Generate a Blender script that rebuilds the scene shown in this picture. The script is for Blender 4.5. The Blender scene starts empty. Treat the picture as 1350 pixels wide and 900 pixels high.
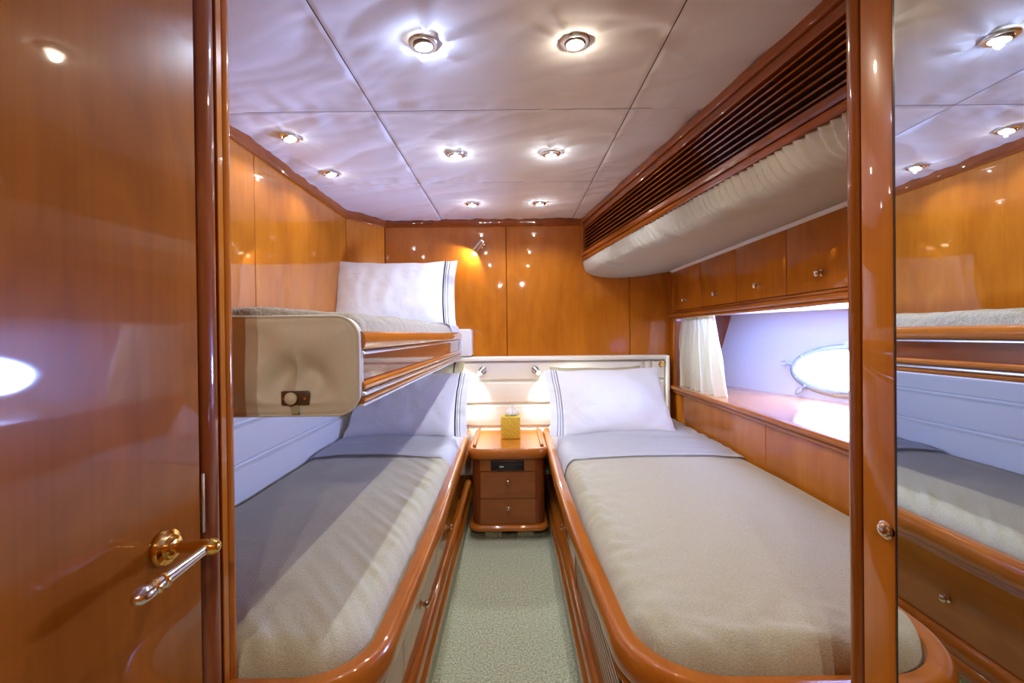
import bpy, bmesh, math, random
from mathutils import Vector, Matrix, Quaternion, noise
random.seed(7)
PI = math.pi
scene = bpy.context.scene
C = scene.collection

# ------------------------------------------------------------------ camera, world, exposure
cam_d = bpy.data.cameras.new('camera'); cam = bpy.data.objects.new('camera', cam_d); C.objects.link(cam)
cam_d.sensor_width = 36.0; cam_d.lens = 16.0; cam_d.shift_y = -0.005; cam_d.clip_start = 0.02; cam_d.clip_end = 60
PITCH = math.radians(-0.32); ROLL = math.radians(0.63)
cam.matrix_world = (Matrix.Translation((0, 0, 1.16)) @ Matrix.Rotation(PI/2 + PITCH, 4, 'X')
                    @ Matrix.Rotation(-ROLL, 4, 'Z'))
scene.camera = cam
scene.view_settings.view_transform = 'Standard'; scene.view_settings.look = 'None'
scene.view_settings.exposure = 0.02; scene.view_settings.gamma = 1.0
scene.view_settings.use_curve_mapping = False
scene.cycles.use_denoising = True
scene.cycles.max_bounces = 12; scene.cycles.diffuse_bounces = 6; scene.cycles.glossy_bounces = 6
scene.cycles.transparent_max_bounces = 8
scene.cycles.caustics_reflective = False; scene.cycles.caustics_refractive = False
scene.cycles.sample_clamp_indirect = 6.0
world = bpy.data.worlds.new('sky'); scene.world = world; world.use_nodes = True
wn = world.node_tree; bg = wn.nodes['Background']; bg.inputs[0].default_value = (0.31, 0.44, 1.0, 1)
SKY_UP, SEA = 170.0, 420.0          # blue sky above the horizon, sun-bright water below it
_tc = wn.nodes.new('ShaderNodeTexCoord'); _sp = wn.nodes.new('ShaderNodeSeparateXYZ'); wn.links.new(_tc.outputs['Generated'], _sp.inputs[0])
_mr = wn.nodes.new('ShaderNodeMapRange'); _mr.inputs['From Min'].default_value = -0.32; _mr.inputs['From Max'].default_value = -0.02
_mr.inputs['To Min'].default_value = SEA; _mr.inputs['To Max'].default_value = SKY_UP
wn.links.new(_sp.outputs['Z'], _mr.inputs['Value']); wn.links.new(_mr.outputs[0], bg.inputs[1])
LAMP_W = 15.0          # each ceiling downlight
READ_W = 20.0

# ------------------------------------------------------------------ materials
def new_mat(name):
    m = bpy.data.materials.new(name); m.use_nodes = True
    nt = m.node_tree; b = nt.nodes['Principled BSDF']
    return m, nt, b
def setp(b, **k):
    for a, v in k.items():
        n = a.replace('_', ' ')
        for key in b.inputs.keys():
            if key.lower() == n.lower(): b.inputs[key].default_value = v if not isinstance(v, tuple) else (*v, 1)
def simple(name, col, rough=0.5, metal=0.0, **k):
    m, nt, b = new_mat(name); b.inputs['Base Color'].default_value = (*col, 1)
    b.inputs['Roughness'].default_value = rough; b.inputs['Metallic'].default_value = metal
    setp(b, **k); return m
def N(nt, t, **k):
    n = nt.nodes.new(t)
    for a, v in k.items(): setattr(n, a, v)
    return n
def coords(nt, scale, offset_random=False):
    tc = N(nt, 'ShaderNodeTexCoord'); mp = N(nt, 'ShaderNodeMapping'); mp.inputs['Scale'].default_value = scale
    src = tc.outputs['Object']
    if offset_random:
        oi = N(nt, 'ShaderNodeObjectInfo'); ml = N(nt, 'ShaderNodeMath', operation='MULTIPLY'); ml.inputs[1].default_value = 9.0
        nt.links.new(oi.outputs['Random'], ml.inputs[0])
        ad = N(nt, 'ShaderNodeVectorMath', operation='ADD'); nt.links.new(src, ad.inputs[0]); nt.links.new(ml.outputs[0], ad.inputs[1])
        src = ad.outputs[0]
    nt.links.new(src, mp.inputs['Vector']); return mp.outputs['Vector']
def ramp(nt, stops):
    r = N(nt, 'ShaderNodeValToRGB'); e = r.color_ramp.elements
    while len(e) < len(stops): e.new(0.5)
    for i, (p, c) in enumerate(stops): e[i].position = p; e[i].color = (*c, 1)
    return r
def wood(name, axis, base, dark, light, coat=1.0, rough=0.3, figure=0.8, wave=0.12):
    m, nt, b = new_mat(name); L = nt.links
    def sc(along, across): return tuple(along if a == axis else across for a in 'xyz')
    v1 = coords(nt, sc(0.7, 5.0), True); n1 = N(nt, 'ShaderNodeTexNoise'); n1.inputs['Scale'].default_value = 1.0
    n1.inputs['Detail'].default_value = 4; n1.inputs['Distortion'].default_value = 0.6; L.new(v1, n1.inputs['Vector'])
    v2 = coords(nt, sc(3.0, 110.0), True); n2 = N(nt, 'ShaderNodeTexNoise'); n2.inputs['Scale'].default_value = 1.0
    n2.inputs['Detail'].default_value = 5; L.new(v2, n2.inputs['Vector'])
    v3 = coords(nt, sc(9.0, 60.0), True); n3 = N(nt, 'ShaderNodeTexNoise'); n3.inputs['Scale'].default_value = 1.0
    n3.inputs['Detail'].default_value = 2; L.new(v3, n3.inputs['Vector'])
    v5 = coords(nt, sc(3.2, 8.0), True); n5 = N(nt, 'ShaderNodeTexNoise'); n5.inputs['Scale'].default_value = 1.0
    n5.inputs['Detail'].default_value = 3; n5.inputs['Distortion'].default_value = 1.6; L.new(v5, n5.inputs['Vector'])
    av = N(nt, 'ShaderNodeMix', data_type='FLOAT'); av.inputs[0].default_value = 0.5
    L.new(n1.outputs['Fac'], av.inputs[2]); L.new(n5.outputs['Fac'], av.inputs[3])
    r1 = ramp(nt, [(0.34, dark), (0.5, base), (0.66, light)]); L.new(av.outputs[0], r1.inputs[0])
    r2 = ramp(nt, [(0.3, (0.90, 0.85, 0.80)), (0.55, (1, 1, 1)), (0.8, (1.03, 1.02, 1.0))]); L.new(n2.outputs['Fac'], r2.inputs[0])
    mx = N(nt, 'ShaderNodeMix', data_type='RGBA', blend_type='MULTIPLY'); mx.inputs[0].default_value = 0.8 * figure
    L.new(r1.outputs[0], mx.inputs[6]); L.new(r2.outputs[0], mx.inputs[7])
    r3 = ramp(nt, [(0.0, (0.35, 0.25, 0.2)), (0.25, (1, 1, 1)), (1.0, (1, 1, 1))]); L.new(n3.outputs['Fac'], r3.inputs[0])
    mx2 = N(nt, 'ShaderNodeMix', data_type='RGBA', blend_type='MULTIPLY'); mx2.inputs[0].default_value = 0.6 * figure
    L.new(mx.outputs[2], mx2.inputs[6]); L.new(r3.outputs[0], mx2.inputs[7])
    L.new(mx2.outputs[2], b.inputs['Base Color'])
    b.inputs['Roughness'].default_value = rough
    b.inputs['Coat Weight'].default_value = coat; b.inputs['Coat Roughness'].default_value = 0.035; b.inputs['Coat IOR'].default_value = 1.48
    b.inputs['Specular IOR Level'].default_value = 0.08
    v4 = coords(nt, (5, 5, 5)); n4 = N(nt, 'ShaderNodeTexNoise'); n4.inputs['Scale'].default_value = 1.0; n4.inputs['Detail'].default_value = 1; L.new(v4, n4.inputs['Vector'])
    bp = N(nt, 'ShaderNodeBump'); bp.inputs['Strength'].default_value = wave; bp.inputs['Distance'].default_value = 0.01
    L.new(n4.outputs['Fac'], bp.inputs['Height']); L.new(bp.outputs[0], b.inputs['Coat Normal'])
    return m
CH = ((0.45, 0.138, 0.009), (0.38, 0.110, 0.007), (0.51, 0.168, 0.012))
RL = ((0.40, 0.118, 0.012), (0.33, 0.092, 0.010), (0.46, 0.142, 0.014))
DK = ((0.20, 0.050, 0.012), (0.14, 0.032, 0.009), (0.26, 0.07, 0.015))
woodZ = wood('cherry_wood_upright_grain', 'z', *CH)
woodY = wood('cherry_wood_long_grain', 'y', *CH)
woodX = wood('cherry_wood_cross_grain', 'x', *CH)
railY = wood('red_cherry_long_grain', 'y', *RL, wave=0.04)
railX = wood('red_cherry_cross_grain', 'x', *RL, wave=0.04)
louvY = wood('deep_red_cherry_long_grain', 'y', (0.26, 0.065, 0.012), (0.20, 0.048, 0.009), (0.31, 0.085, 0.015))
railZ = wood('red_cherry_upright_grain', 'z', *RL)
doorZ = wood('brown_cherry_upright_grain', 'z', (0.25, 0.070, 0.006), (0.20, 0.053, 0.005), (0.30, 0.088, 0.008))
drawX = wood('brown_cherry_cross_grain', 'x', (0.27, 0.080, 0.013), (0.22, 0.062, 0.010), (0.31, 0.095, 0.016))
darkZ = wood('dark_cherry_upright_grain', 'z', *DK)
darkY = wood('dark_cherry_long_grain', 'y', *DK)
groove = simple('dark_gap', (0.012, 0.007, 0.004), 0.8)

def fabric(name, col, col2=None, scale=600.0, bump=0.25, rough=0.9, sheen=0.2, big=0.0, big_scale=6.0, dist=0.002):
    m, nt, b = new_mat(name); L = nt.links; col2 = col2 or tuple(c * 0.86 for c in col)
    v = coords(nt, (1, 1, 1)); n = N(nt, 'ShaderNodeTexNoise'); n.inputs['Scale'].default_value = scale; n.inputs['Detail'].default_value = 2
    L.new(v, n.inputs['Vector'])
    nb = N(nt, 'ShaderNodeTexNoise'); nb.inputs['Scale'].default_value = big_scale; nb.inputs['Detail'].default_value = 3; L.new(v, nb.inputs['Vector'])
    r = ramp(nt, [(0.3, col2), (0.65, col)]); L.new(n.outputs['Fac'], r.inputs[0]); L.new(r.outputs[0], b.inputs['Base Color'])
    b.inputs['Roughness'].default_value = rough; b.inputs['Sheen Weight'].default_value = sheen; b.inputs['Specular IOR Level'].default_value = 0.2
    bp = N(nt, 'ShaderNodeBump'); bp.inputs['Strength'].default_value = bump; bp.inputs['Distance'].default_value = dist
    L.new(n.outputs['Fac'], bp.inputs['Height'])
    if big:
        b2 = N(nt, 'ShaderNodeBump'); b2.inputs['Strength'].default_value = big; b2.inputs['Distance'].default_value = 0.03
        L.new(nb.outputs['Fac'], b2.inputs['Height']); L.new(bp.outputs[0], b2.inputs['Normal']); L.new(b2.outputs[0], b.inputs['Normal'])
    else: L.new(bp.outputs[0], b.inputs['Normal'])
    return m
ceil_fab = fabric('ceiling_suede', (0.78, 0.77, 0.79), (0.74, 0.73, 0.75), 300, 0.08, 0.85, 0.1)
blanket_m = fabric('taupe_fleece', (0.50, 0.475, 0.355), (0.385, 0.36, 0.26), 330, 0.5, 1.0, 0.3, 0.14, 9, 0.003)
quilt_m = fabric('taupe_quilt', (0.36, 0.315, 0.235), (0.25, 0.215, 0.16), 200, 0.7, 1.0, 0.3, 0.5, 22, 0.004)
sham_m = fabric('khaki_linen', (0.42, 0.38, 0.24), None, 400, 0.3)
valance_m = fabric('cream_gathered_cloth', (0.84, 0.82, 0.74), (0.80, 0.78, 0.70), 500, 0.15)
curtain_m = fabric('cream_curtain_cloth', (0.86, 0.82, 0.66), (0.82, 0.78, 0.62), 500, 0.2)
carpet_m = fabric('green_beige_carpet', (0.64, 0.69, 0.50), (0.28, 0.31, 0.20), 130, 1.0, 1.0, 0.3, 0.25, 5, 0.012)
hull_m = fabric('daylight_tinted_hull_lining', (0.66, 0.73, 0.90), (0.63, 0.70, 0.87), 300, 0.05, 0.5)  # blue glare of the portlight daylight is mixed into this lining colour
leather_m = simple('cream_vinyl', (0.82, 0.80, 0.74), 0.42, Specular_IOR_Level=0.4)
endpanel_m = fabric('beige_vinyl', (0.64, 0.61, 0.49), (0.61, 0.58, 0.465), 300, 0.05, 0.45, 0.0, 0.55, 5.5)
piping_m = simple('cream_piping', (0.62, 0.60, 0.50), 0.5)
chrome = simple('chrome', (0.80, 0.80, 0.82), 0.08, 1.0)
brass = simple('polished_brass', (0.90, 0.60, 0.16), 0.10, 1.0)
champagne = simple('champagne_metal', (0.78, 0.66, 0.48), 0.15, 1.0)
steel = simple('satin_aluminium', (0.80, 0.80, 0.82), 0.22, 1.0)
nickel = simple('brushed_nickel', (0.50, 0.48, 0.44), 0.25, 1.0)
mirror_m = simple('mirror_silver', (0.80, 0.84, 0.83), 0.0, 1.0)
black_m = simple('black_plastic', (0.012, 0.012, 0.013), 0.25)
dark_m = simple('dark_shadow_gap', (0.02, 0.012, 0.008), 0.7)
white_pl = simple('white_plastic', (0.72, 0.72, 0.72), 0.35)
soffit_m = simple('white_soffit', (0.80, 0.83, 0.90), 0.4)
tissue_m = simple('white_tissue', (0.85, 0.86, 0.88), 0.8)
ringm = simple('grey_portlight_metal', (0.46, 0.56, 0.68), 0.25, 0.6)
latch_brown = simple('brown_latch_plate', (0.09, 0.045, 0.02), 0.3)
cream_knob = simple('ivory_plastic', (0.62, 0.58, 0.42), 0.3)
grey_pl = simple('grey_marking', (0.4, 0.4, 0.4), 0.4)

m, nt, b = new_mat('yellow_patterned_card'); L = nt.links
v = coords(nt, (1, 1, 1)); wv = N(nt, 'ShaderNodeTexWave'); wv.bands_direction = 'DIAGONAL'; wv.inputs['Scale'].default_value = 22; wv.inputs['Distortion'].default_value = 6; wv.inputs['Detail Scale'].default_value = 2
L.new(v, wv.inputs['Vector']); r = ramp(nt, [(0.3, (0.60, 0.42, 0.03)), (0.7, (0.68, 0.50, 0.07))]); L.new(wv.outputs['Fac'], r.inputs[0]); L.new(r.outputs[0], b.inputs['Base Color'])
b.inputs['Roughness'].default_value = 0.5; tissuebox_m = m

# linen with two thin grey piped lines near one end (uses the pillow's own uv)
def linen(name, stripes, col=(0.74, 0.76, 0.83)):
    m, nt, b = new_mat(name); L = nt.links
    b.inputs['Base Color'].default_value = (*col, 1); b.inputs['Roughness'].default_value = 0.75; b.inputs['Sheen Weight'].default_value = 0.15
    b.inputs['Specular IOR Level'].default_value = 0.2
    v = coords(nt, (1, 1, 1)); nb = N(nt, 'ShaderNodeTexNoise'); nb.inputs['Scale'].default_value = 7; nb.inputs['Detail'].default_value = 3; nb.inputs['Distortion'].default_value = 1.2; L.new(v, nb.inputs['Vector'])
    b2 = N(nt, 'ShaderNodeBump'); b2.inputs['Strength'].default_value = 0.2; b2.inputs['Distance'].default_value = 0.03
    L.new(nb.outputs['Fac'], b2.inputs['Height']); L.new(b2.outputs[0], b.inputs['Normal'])
    if stripes:
        uv = N(nt, 'ShaderNodeTexCoord'); sp = N(nt, 'ShaderNodeSeparateXYZ'); L.new(uv.outputs['UV'], sp.inputs[0])
        cur = None
        for p in (0.918, 0.940):
            s = N(nt, 'ShaderNodeMath', operation='SUBTRACT'); s.inputs[1].default_value = p; L.new(sp.outputs[0], s.inputs[0])
            a = N(nt, 'ShaderNodeMath', operation='ABSOLUTE'); L.new(s.outputs[0], a.inputs[0])
            l = N(nt, 'ShaderNodeMath', operation='LESS_THAN'); l.inputs[1].default_value = 0.0035; L.new(a.outputs[0], l.inputs[0])
            if cur is None: cur = l.outputs[0]
            else:
                mxx = N(nt, 'ShaderNodeMath', operation='MAXIMUM'); L.new(cur, mxx.inputs[0]); L.new(l.outputs[0], mxx.inputs[1]); cur = mxx.outputs[0]
        mx = N(nt, 'ShaderNodeMix', data_type='RGBA'); mx.inputs[6].default_value = (*col, 1); mx.inputs[7].default_value = (0.22, 0.23, 0.28, 1)
        L.new(cur, mx.inputs[0]); L.new(mx.outputs[2], b.inputs['Base Color'])
    return m
pillow_m = linen('white_linen_with_grey_lines', True)
sheet_m = linen('white_sheet', False, (0.82, 0.84, 0.92))

def emissive(name, col, s):
    m, nt, b = new_mat(name); b.inputs['Base Color'].default_value = (0.8, 0.8, 0.8, 1)
    b.inputs['Emission Color'].default_value = (*col, 1); b.inputs['Emission Strength'].default_value = s; return m
bulb_cool = emissive('cool_lit_bulb', (0.90, 0.96, 1.0), 14)
bulb_warm = emissive('warm_lit_bulb', (1.0, 0.90, 0.70), 14)
m, nt, b = new_mat('portlight_glass'); L = nt.links
tr = N(nt, 'ShaderNodeBsdfTransparent'); gl = N(nt, 'ShaderNodeBsdfGlossy'); gl.inputs['Roughness'].default_value = 0.02
ms = N(nt, 'ShaderNodeMixShader'); ms.inputs[0].default_value = 0.06
L.new(tr.outputs[0], ms.inputs[1]); L.new(gl.outputs[0], ms.inputs[2])
L.new(ms.outputs[0], nt.nodes['Material Output'].inputs['Surface']); glass_m = m

# ------------------------------------------------------------------ mesh helpers (everything in world coordinates)
def wloc(o):
    v = Vector((0, 0, 0))
    while o is not None: v = v + Vector(o.location); o = o.parent
    return v
def obj(name, bm, mat, parent=None, smooth=True, base=None):
    off = wloc(parent) if parent is not None else Vector(base or (0, 0, 0))
    bmesh.ops.recalc_face_normals(bm, faces=bm.faces[:])
    if off.length > 0: bmesh.ops.translate(bm, verts=bm.verts[:], vec=-off)
    me = bpy.data.meshes.new(name)
    if smooth:
        for e in bm.edges:
            if len(e.link_faces) == 2 and e.calc_face_angle(0) > math.radians(38): e.smooth = False
        for f in bm.faces: f.smooth = True
    bm.to_mesh(me); bm.free()
    o = bpy.data.objects.new(name, me); C.objects.link(o)
    if mat is not None: me.materials.append(mat)
    if parent is not None: o.parent = parent
    elif base: o.location = base
    return o
def thing(name, label, cat, loc=(0, 0, 0), group=None):
    o = bpy.data.objects.new(name, None); o.empty_display_size = 0.1; C.objects.link(o); o.location = loc
    o['label'] = label; o['category'] = cat
    if group: o['group'] = group
    return o
def tag(o, label, cat, group=None):
    o['label'] = label; o['category'] = cat
    if group: o['group'] = group
    return o
def struct(name, bm, mat, parent=None, smooth=True):
    o = obj(name, bm, mat, parent, smooth)
    if parent is None: o['kind'] = 'structure'
    return o
def BM(): return bmesh.new()
def box(bm, x0, x1, y0, y1, z0, z1, r=0.0, seg=3):
    t = bmesh.new()
    vs = [t.verts.new((x, y, z)) for x in (min(x0, x1), max(x0, x1)) for y in (min(y0, y1), max(y0, y1)) for z in (min(z0, z1), max(z0, z1))]
    for f in ((0, 1, 3, 2), (4, 6, 7, 5), (0, 4, 5, 1), (2, 3, 7, 6), (0, 2, 6, 4), (1, 5, 7, 3)): t.faces.new([vs[i] for i in f])
    bmesh.ops.recalc_face_normals(t, faces=t.faces[:])
    if r > 0: bmesh.ops.bevel(t, geom=t.edges[:], offset=r, segments=seg, profile=0.5, affect='EDGES', clamp_overlap=True)
    me = bpy.data.meshes.new('tmp'); t.to_mesh(me); t.free(); bm.from_mesh(me); bpy.data.meshes.remove(me); return bm
def B(*a, **k): return box(BM(), *a, **k)
def frame_of(d):
    d = Vector(d).normalized(); up = Vector((0, 0, 1)) if abs(d.z) < 0.95 else Vector((0, 1, 0))
    s = d.cross(up).normalized(); return d, s, s.cross(d).normalized()
def lathe(bm, origin, axis, prof, n=28, cap=True):
    """prof = [(distance along axis, radius)]"""
    d, s, u = frame_of(axis); o = Vector(origin); rings = []
    for h, r in prof:
        if r <= 1e-6: rings.append([bm.verts.new(o + d * h)]); continue
        rings.append([bm.verts.new(o + d * h + (s * math.cos(2*PI*k/n) + u * math.sin(2*PI*k/n)) * r) for k in range(n)])
    for a, b_ in zip(rings, rings[1:]):
        for k in range(n):
            k2 = (k + 1) % n
            if len(a) == 1 and len(b_) == 1: continue
            if len(a) == 1: bm.faces.new((a[0], b_[k], b_[k2]))
            elif len(b_) == 1: bm.faces.new((a[k], a[k2], b_[0]))
            else: bm.faces.new((a[k], a[k2], b_[k2], b_[k]))
    if cap:
        for rg in (rings[0], rings[-1]):
            if len(rg) > 2: bm.faces.new(rg)
    return bm
def tube(bm, pts, r, n=12, closed=False):
    pts = [Vector(p) for p in pts]; rings = []; m_ = len(pts)
    prev = None
    for i, p in enumerate(pts):
        a = pts[(i - 1) % m_] if (closed or i > 0) else p; c = pts[(i + 1) % m_] if (closed or i < m_ - 1) else p
        d, s, u = frame_of(c - a)
        if prev is not None:
            s = (prev - d * prev.dot(d)).normalized(); u = s.cross(d).normalized()
        prev = s
        rr = r[i] if isinstance(r, (list, tuple)) else r
        rings.append([bm.verts.new(p + (s * math.cos(2*PI*k/n) + u * math.sin(2*PI*k/n)) * rr) for k in range(n)])
    pairs = list(zip(rings, rings[1:])) + ([(rings[-1], rings[0])] if closed else [])
    for a, b_ in pairs:
        for k in range(n): bm.faces.new((a[k], a[(k+1) % n], b_[(k+1) % n], b_[k]))
    if not closed: bm.faces.new(rings[0]); bm.faces.new(rings[-1])
    return bm
def sweep(bm, path, prof, cap=True):
    """path: plan points (x,y); prof: [(offset to the left of travel, z)] closed outline"""
    P = [Vector((x, y, 0)) for x, y in path]; rings = []
    for i, p in enumerate(P):
        t = Vector((0, 0, 0))
        if i > 0: t += (P[i] - P[i-1]).normalized()
        if i < len(P) - 1: t += (P[i+1] - P[i]).normalized()
        t.normalize(); nrm = Vector((-t.y, t.x, 0))
        k = 1.0
        if 0 < i < len(P) - 1: k = 1.0 / max(0.5, nrm.dot(Vector((-(P[i]-P[i-1]).normalized().y, (P[i]-P[i-1]).normalized().x, 0))))
        rings.append([bm.verts.new(p + nrm * (o * k) + Vector((0, 0, z))) for o, z in prof])
    n = len(prof)
    for a, b_ in zip(rings, rings[1:]):
        for k in range(n): bm.faces.new((a[k], a[(k+1) % n], b_[(k+1) % n], b_[k]))
    if cap: bm.faces.new(rings[0]); bm.faces.new(rings[-1])
    return bm
def prism(bm, poly, z0, z1):
    """upright prism over a plan polygon"""
    a = [bm.verts.new((x, y, z0)) for x, y in poly]; b_ = [bm.verts.new((x, y, z1)) for x, y in poly]; n = len(poly)
    for k in range(n): bm.faces.new((a[k], a[(k+1) % n], b_[(k+1) % n], b_[k]))
    bm.faces.new(a); bm.faces.new(b_); return bm
def grid(bm, fn, nu, nv, uv=False):
    vs = [[bm.verts.new(fn(i / nu, j / nv)) for j in range(nv + 1)] for i in range(nu + 1)]
    lay = bm.loops.layers.uv.verify() if uv else None
    for i in range(nu):
        for j in range(nv):
            f = bm.faces.new((vs[i][j], vs[i+1][j], vs[i+1][j+1], vs[i][j+1]))
            if uv:
                for l, (a, b_) in zip(f.loops, ((i, j), (i+1, j), (i+1, j+1), (i, j+1))): l[lay].uv = (a / nu, b_ / nv)
    return vs
def rrect(x0, x1, y0, y1, r, n=8, corners=(1, 1, 1, 1)):
    """plan rounded rectangle, counter-clockwise from lower left; corners = ll, lr, ur, ul"""
    out = []
    for (cx, cy, a0, k) in ((x0 + r, y0 + r, PI, 0), (x1 - r, y0 + r, 1.5*PI, 1), (x1 - r, y1 - r, 0, 2), (x0 + r, y1 - r, 0.5*PI, 3)):
        if corners[k]:
            for i in range(n + 1): a = a0 + i / n * PI / 2; out.append((cx + r * math.cos(a), cy + r * math.sin(a)))
        else: out.append(((x0, x1, x1, x0)[k], (y0, y0, y1, y1)[k]))
    return out
def nz(x, y, z=0.0): return noise.noise(Vector((x, y, z)))
def sm(t): t = max(0.0, min(1.0, t)); return t * t * (3 - 2 * t)
def knob_bm(p, axis, r=0.0125):
    return lathe(BM(), p, axis, [(0, r*1.05), (0.003, r*1.05), (0.004, r*0.55), (0.012, r*0.5), (0.015, r*0.95), (0.020, r), (0.024, r*0.75), (0.027, r*0.3), (0.0275, 0)], 20, False)
def light(name, kind, loc, power, col, radius=0.02, parent=None, **k):
    d = bpy.data.lights.new(name, kind); d.energy = power; d.color = col
    if kind != 'AREA': d.shadow_soft_size = radius
    for a, v in k.items(): setattr(d, a, v)
    o = bpy.data.objects.new(name, d); C.objects.link(o)
    if parent is not None: o.parent = parent; o.location = Vector(loc) - wloc(parent)
    else: o.location = loc
    return o

# ================================================================== SETTING
CZ = 1.95
XL, XR, YB = -1.05, 1.09, 3.16
floor = struct('floor', B(-1.3, 1.3, -1.5, 3.3, -0.05, 0.0), carpet_m)
# ceiling: dark backing with stretched fabric panels, seams on a 0.91 x 0.77 m grid
ceiling = struct('ceiling', prism(BM(), [(-1.3, -1.5), (0.75, -1.5), (0.75, 0.66), (2.46, 0.66), (1.73, 3.3), (-1.3, 3.3)], CZ + 0.026, CZ + 0.07), groove)
xs = [-1.10, -0.478, 0.428, 1.25]; ys = [-1.42, -0.69, 0.08, 0.85, 1.62, 2.39, 3.17]
seed = 0
for xi in range(3):
    for yi in range(len(ys) - 1):
        x0, x1, y0, y1 = xs[xi] + 0.0015, xs[xi+1] - 0.0015, ys[yi] + 0.0015, ys[yi+1] - 0.0015; seed += 1
        LP = [p for p in ((-0.232, 1.241), (0.180, 1.241), (-0.875, 1.814), (-0.875, 2.222), (-0.238, 2.008), (0.181, 2.008), (-0.232, 2.768), (0.177, 2.768)) if x0 < p[0] < x1 and y0 < p[1] < y1]
        def fn(u, v, x0=x0, x1=x1, y0=y0, y1=y1, s=seed):
            x = x0 + (x1-x0)*u; y = y0 + (y1-y0)*v
            dx = min(x-x0, x1-x); dy = min(y-y0, y1-y); d = min(dx, dy)
            z = 0.0035 * nz(x*2.2, y*3.0, s*3.1)
            wx = x + 0.05*nz(x*3, y*3, s); wy = y + 0.05*nz(x*3, y*3, s+9)
            ey = math.exp(-dy/0.07) * (1 - math.exp(-dy/0.012)); ex = math.exp(-dx/0.07) * (1 - math.exp(-dx/0.012))
            z += 0.015 * ey * nz(wx*17, y*2.5, s*1.7) + 0.015 * ex * nz(x*2.5, wy*17, s*2.3)
            rr = nz((wx*0.6+wy)*5.5, (wx-wy)*1.4, s*5.1); z += 0.0075 * (1 - abs(rr)*2.6)
            z += 0.0034 * (1 - abs(nz((wx*0.4+wy)*12, (wx-wy)*3, s*2.9))*2.6) * (0.35 + 0.65*math.exp(-d/0.12))
            for lx_, ly_ in LP:
                r_ = math.hypot(x-lx_, y-ly_); th = math.atan2(y-ly_, x-lx_)
                if r_ < 0.4:
                    fl = max(0, nz(math.cos(th)*2.3 + lx_*5, math.sin(th)*2.3 + ly_*5, s))
                    z -= 0.026 * fl * math.exp(-max(0, r_-0.045)/0.075) * sm((r_-0.040)/0.03)
            z = z * (1 - math.exp(-d/0.012)) + 0.005 * math.exp(-d/0.003)
            return Vector((x, y, CZ + min(z, 0.02)))
        bm = BM(); near = y1 < 0.9
        nx = 24 if near else int((x1-x0)*125); ny = 24 if near else 96
        grid(bm, fn, nx, ny)
        obj('fabric_panel', bm, ceil_fab, ceiling)

# back wall
wb = struct('wall_back', B(-1.3, 1.36, YB + 0.018, YB + 0.08, 0, CZ + 0.03), groove)
def vpanel(x0, y0, x1, y1, z0, z1, t, mat, parent, name='wall_panel', gap=0.002, r=0.0012):
    """thin board whose face runs in plan from (x0,y0) to (x1,y1); thickness goes to the right of travel"""
    d = Vector((x1-x0, y1-y0, 0)); L_ = d.length; d.normalize(); n_ = Vector((d.y, -d.x, 0))
    bm = box(BM(), gap, L_ - gap, -t, 0, z0 + gap, z1 - gap, r, 1)
    M = Matrix(((d.x, -n_.x, 0, x0), (d.y, -n_.y, 0, y0), (0, 0, 1, 0), (0, 0, 0, 1)))
    bmesh.ops.transform(bm, matrix=M, verts=bm.verts[:]); return obj(name, bm, mat, parent)
for x0, x1 in ((0.818, 1.10), (-0.034, 0.818), (-0.875, -0.034)):
    vpanel(x1, YB, x0, YB, 0.95, CZ + 0.005, 0.016, woodZ, wb)
obj('base_board', B(-1.05, 1.1, YB, YB + 0.016, 0, 0.95), woodZ, wb)
bm = BM(); pf = [(1.35, 0.75), (1.375, 0.75), (1.735, 1.98), (1.35, 1.98)]
a = [bm.verts.new((x, YB + 0.018, z)) for x, z in pf]; b_ = [bm.verts.new((x, YB + 0.08, z)) for x, z in pf]
for k in range(4): bm.faces.new((a[k], a[(k+1) % 4], b_[(k+1) % 4], b_[k]))
bm.faces.new(a); bm.faces.new(b_); obj('flared_end', bm, groove, wb, smooth=False)
# left wall
wl = struct('wall_left', B(-1.16, -1.068, 0.78, 3.3, 0, CZ + 0.03), groove)
for y0, y1 in ((0.80, 1.87), (1.87, 2.90)):
    vpanel(XL, y1, XL, y0, 0.95, CZ + 0.005, 0.016, woodZ, wl)
wc = vpanel(-0.875, YB, XL, 2.90, 1.01, CZ + 0.005, 0.012, woodZ, None, 'wall_corner'); wc['kind'] = 'structure'
obj('base_board', B(-1.066, XL, 0.80, 3.2, 0, 0.95), woodZ, wl)
# crown strips below the ceiling
tr1 = BM(); sweep(tr1, [(XL, 0.80), (XL, 2.895), (-0.872, YB), (0.50, YB)], [(0.0, 1.905), (-0.010, 1.905), (-0.012, 1.91), (-0.012, 1.961), (0.0, 1.961)])
struct('trim_1', tr1, louvY)

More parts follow.
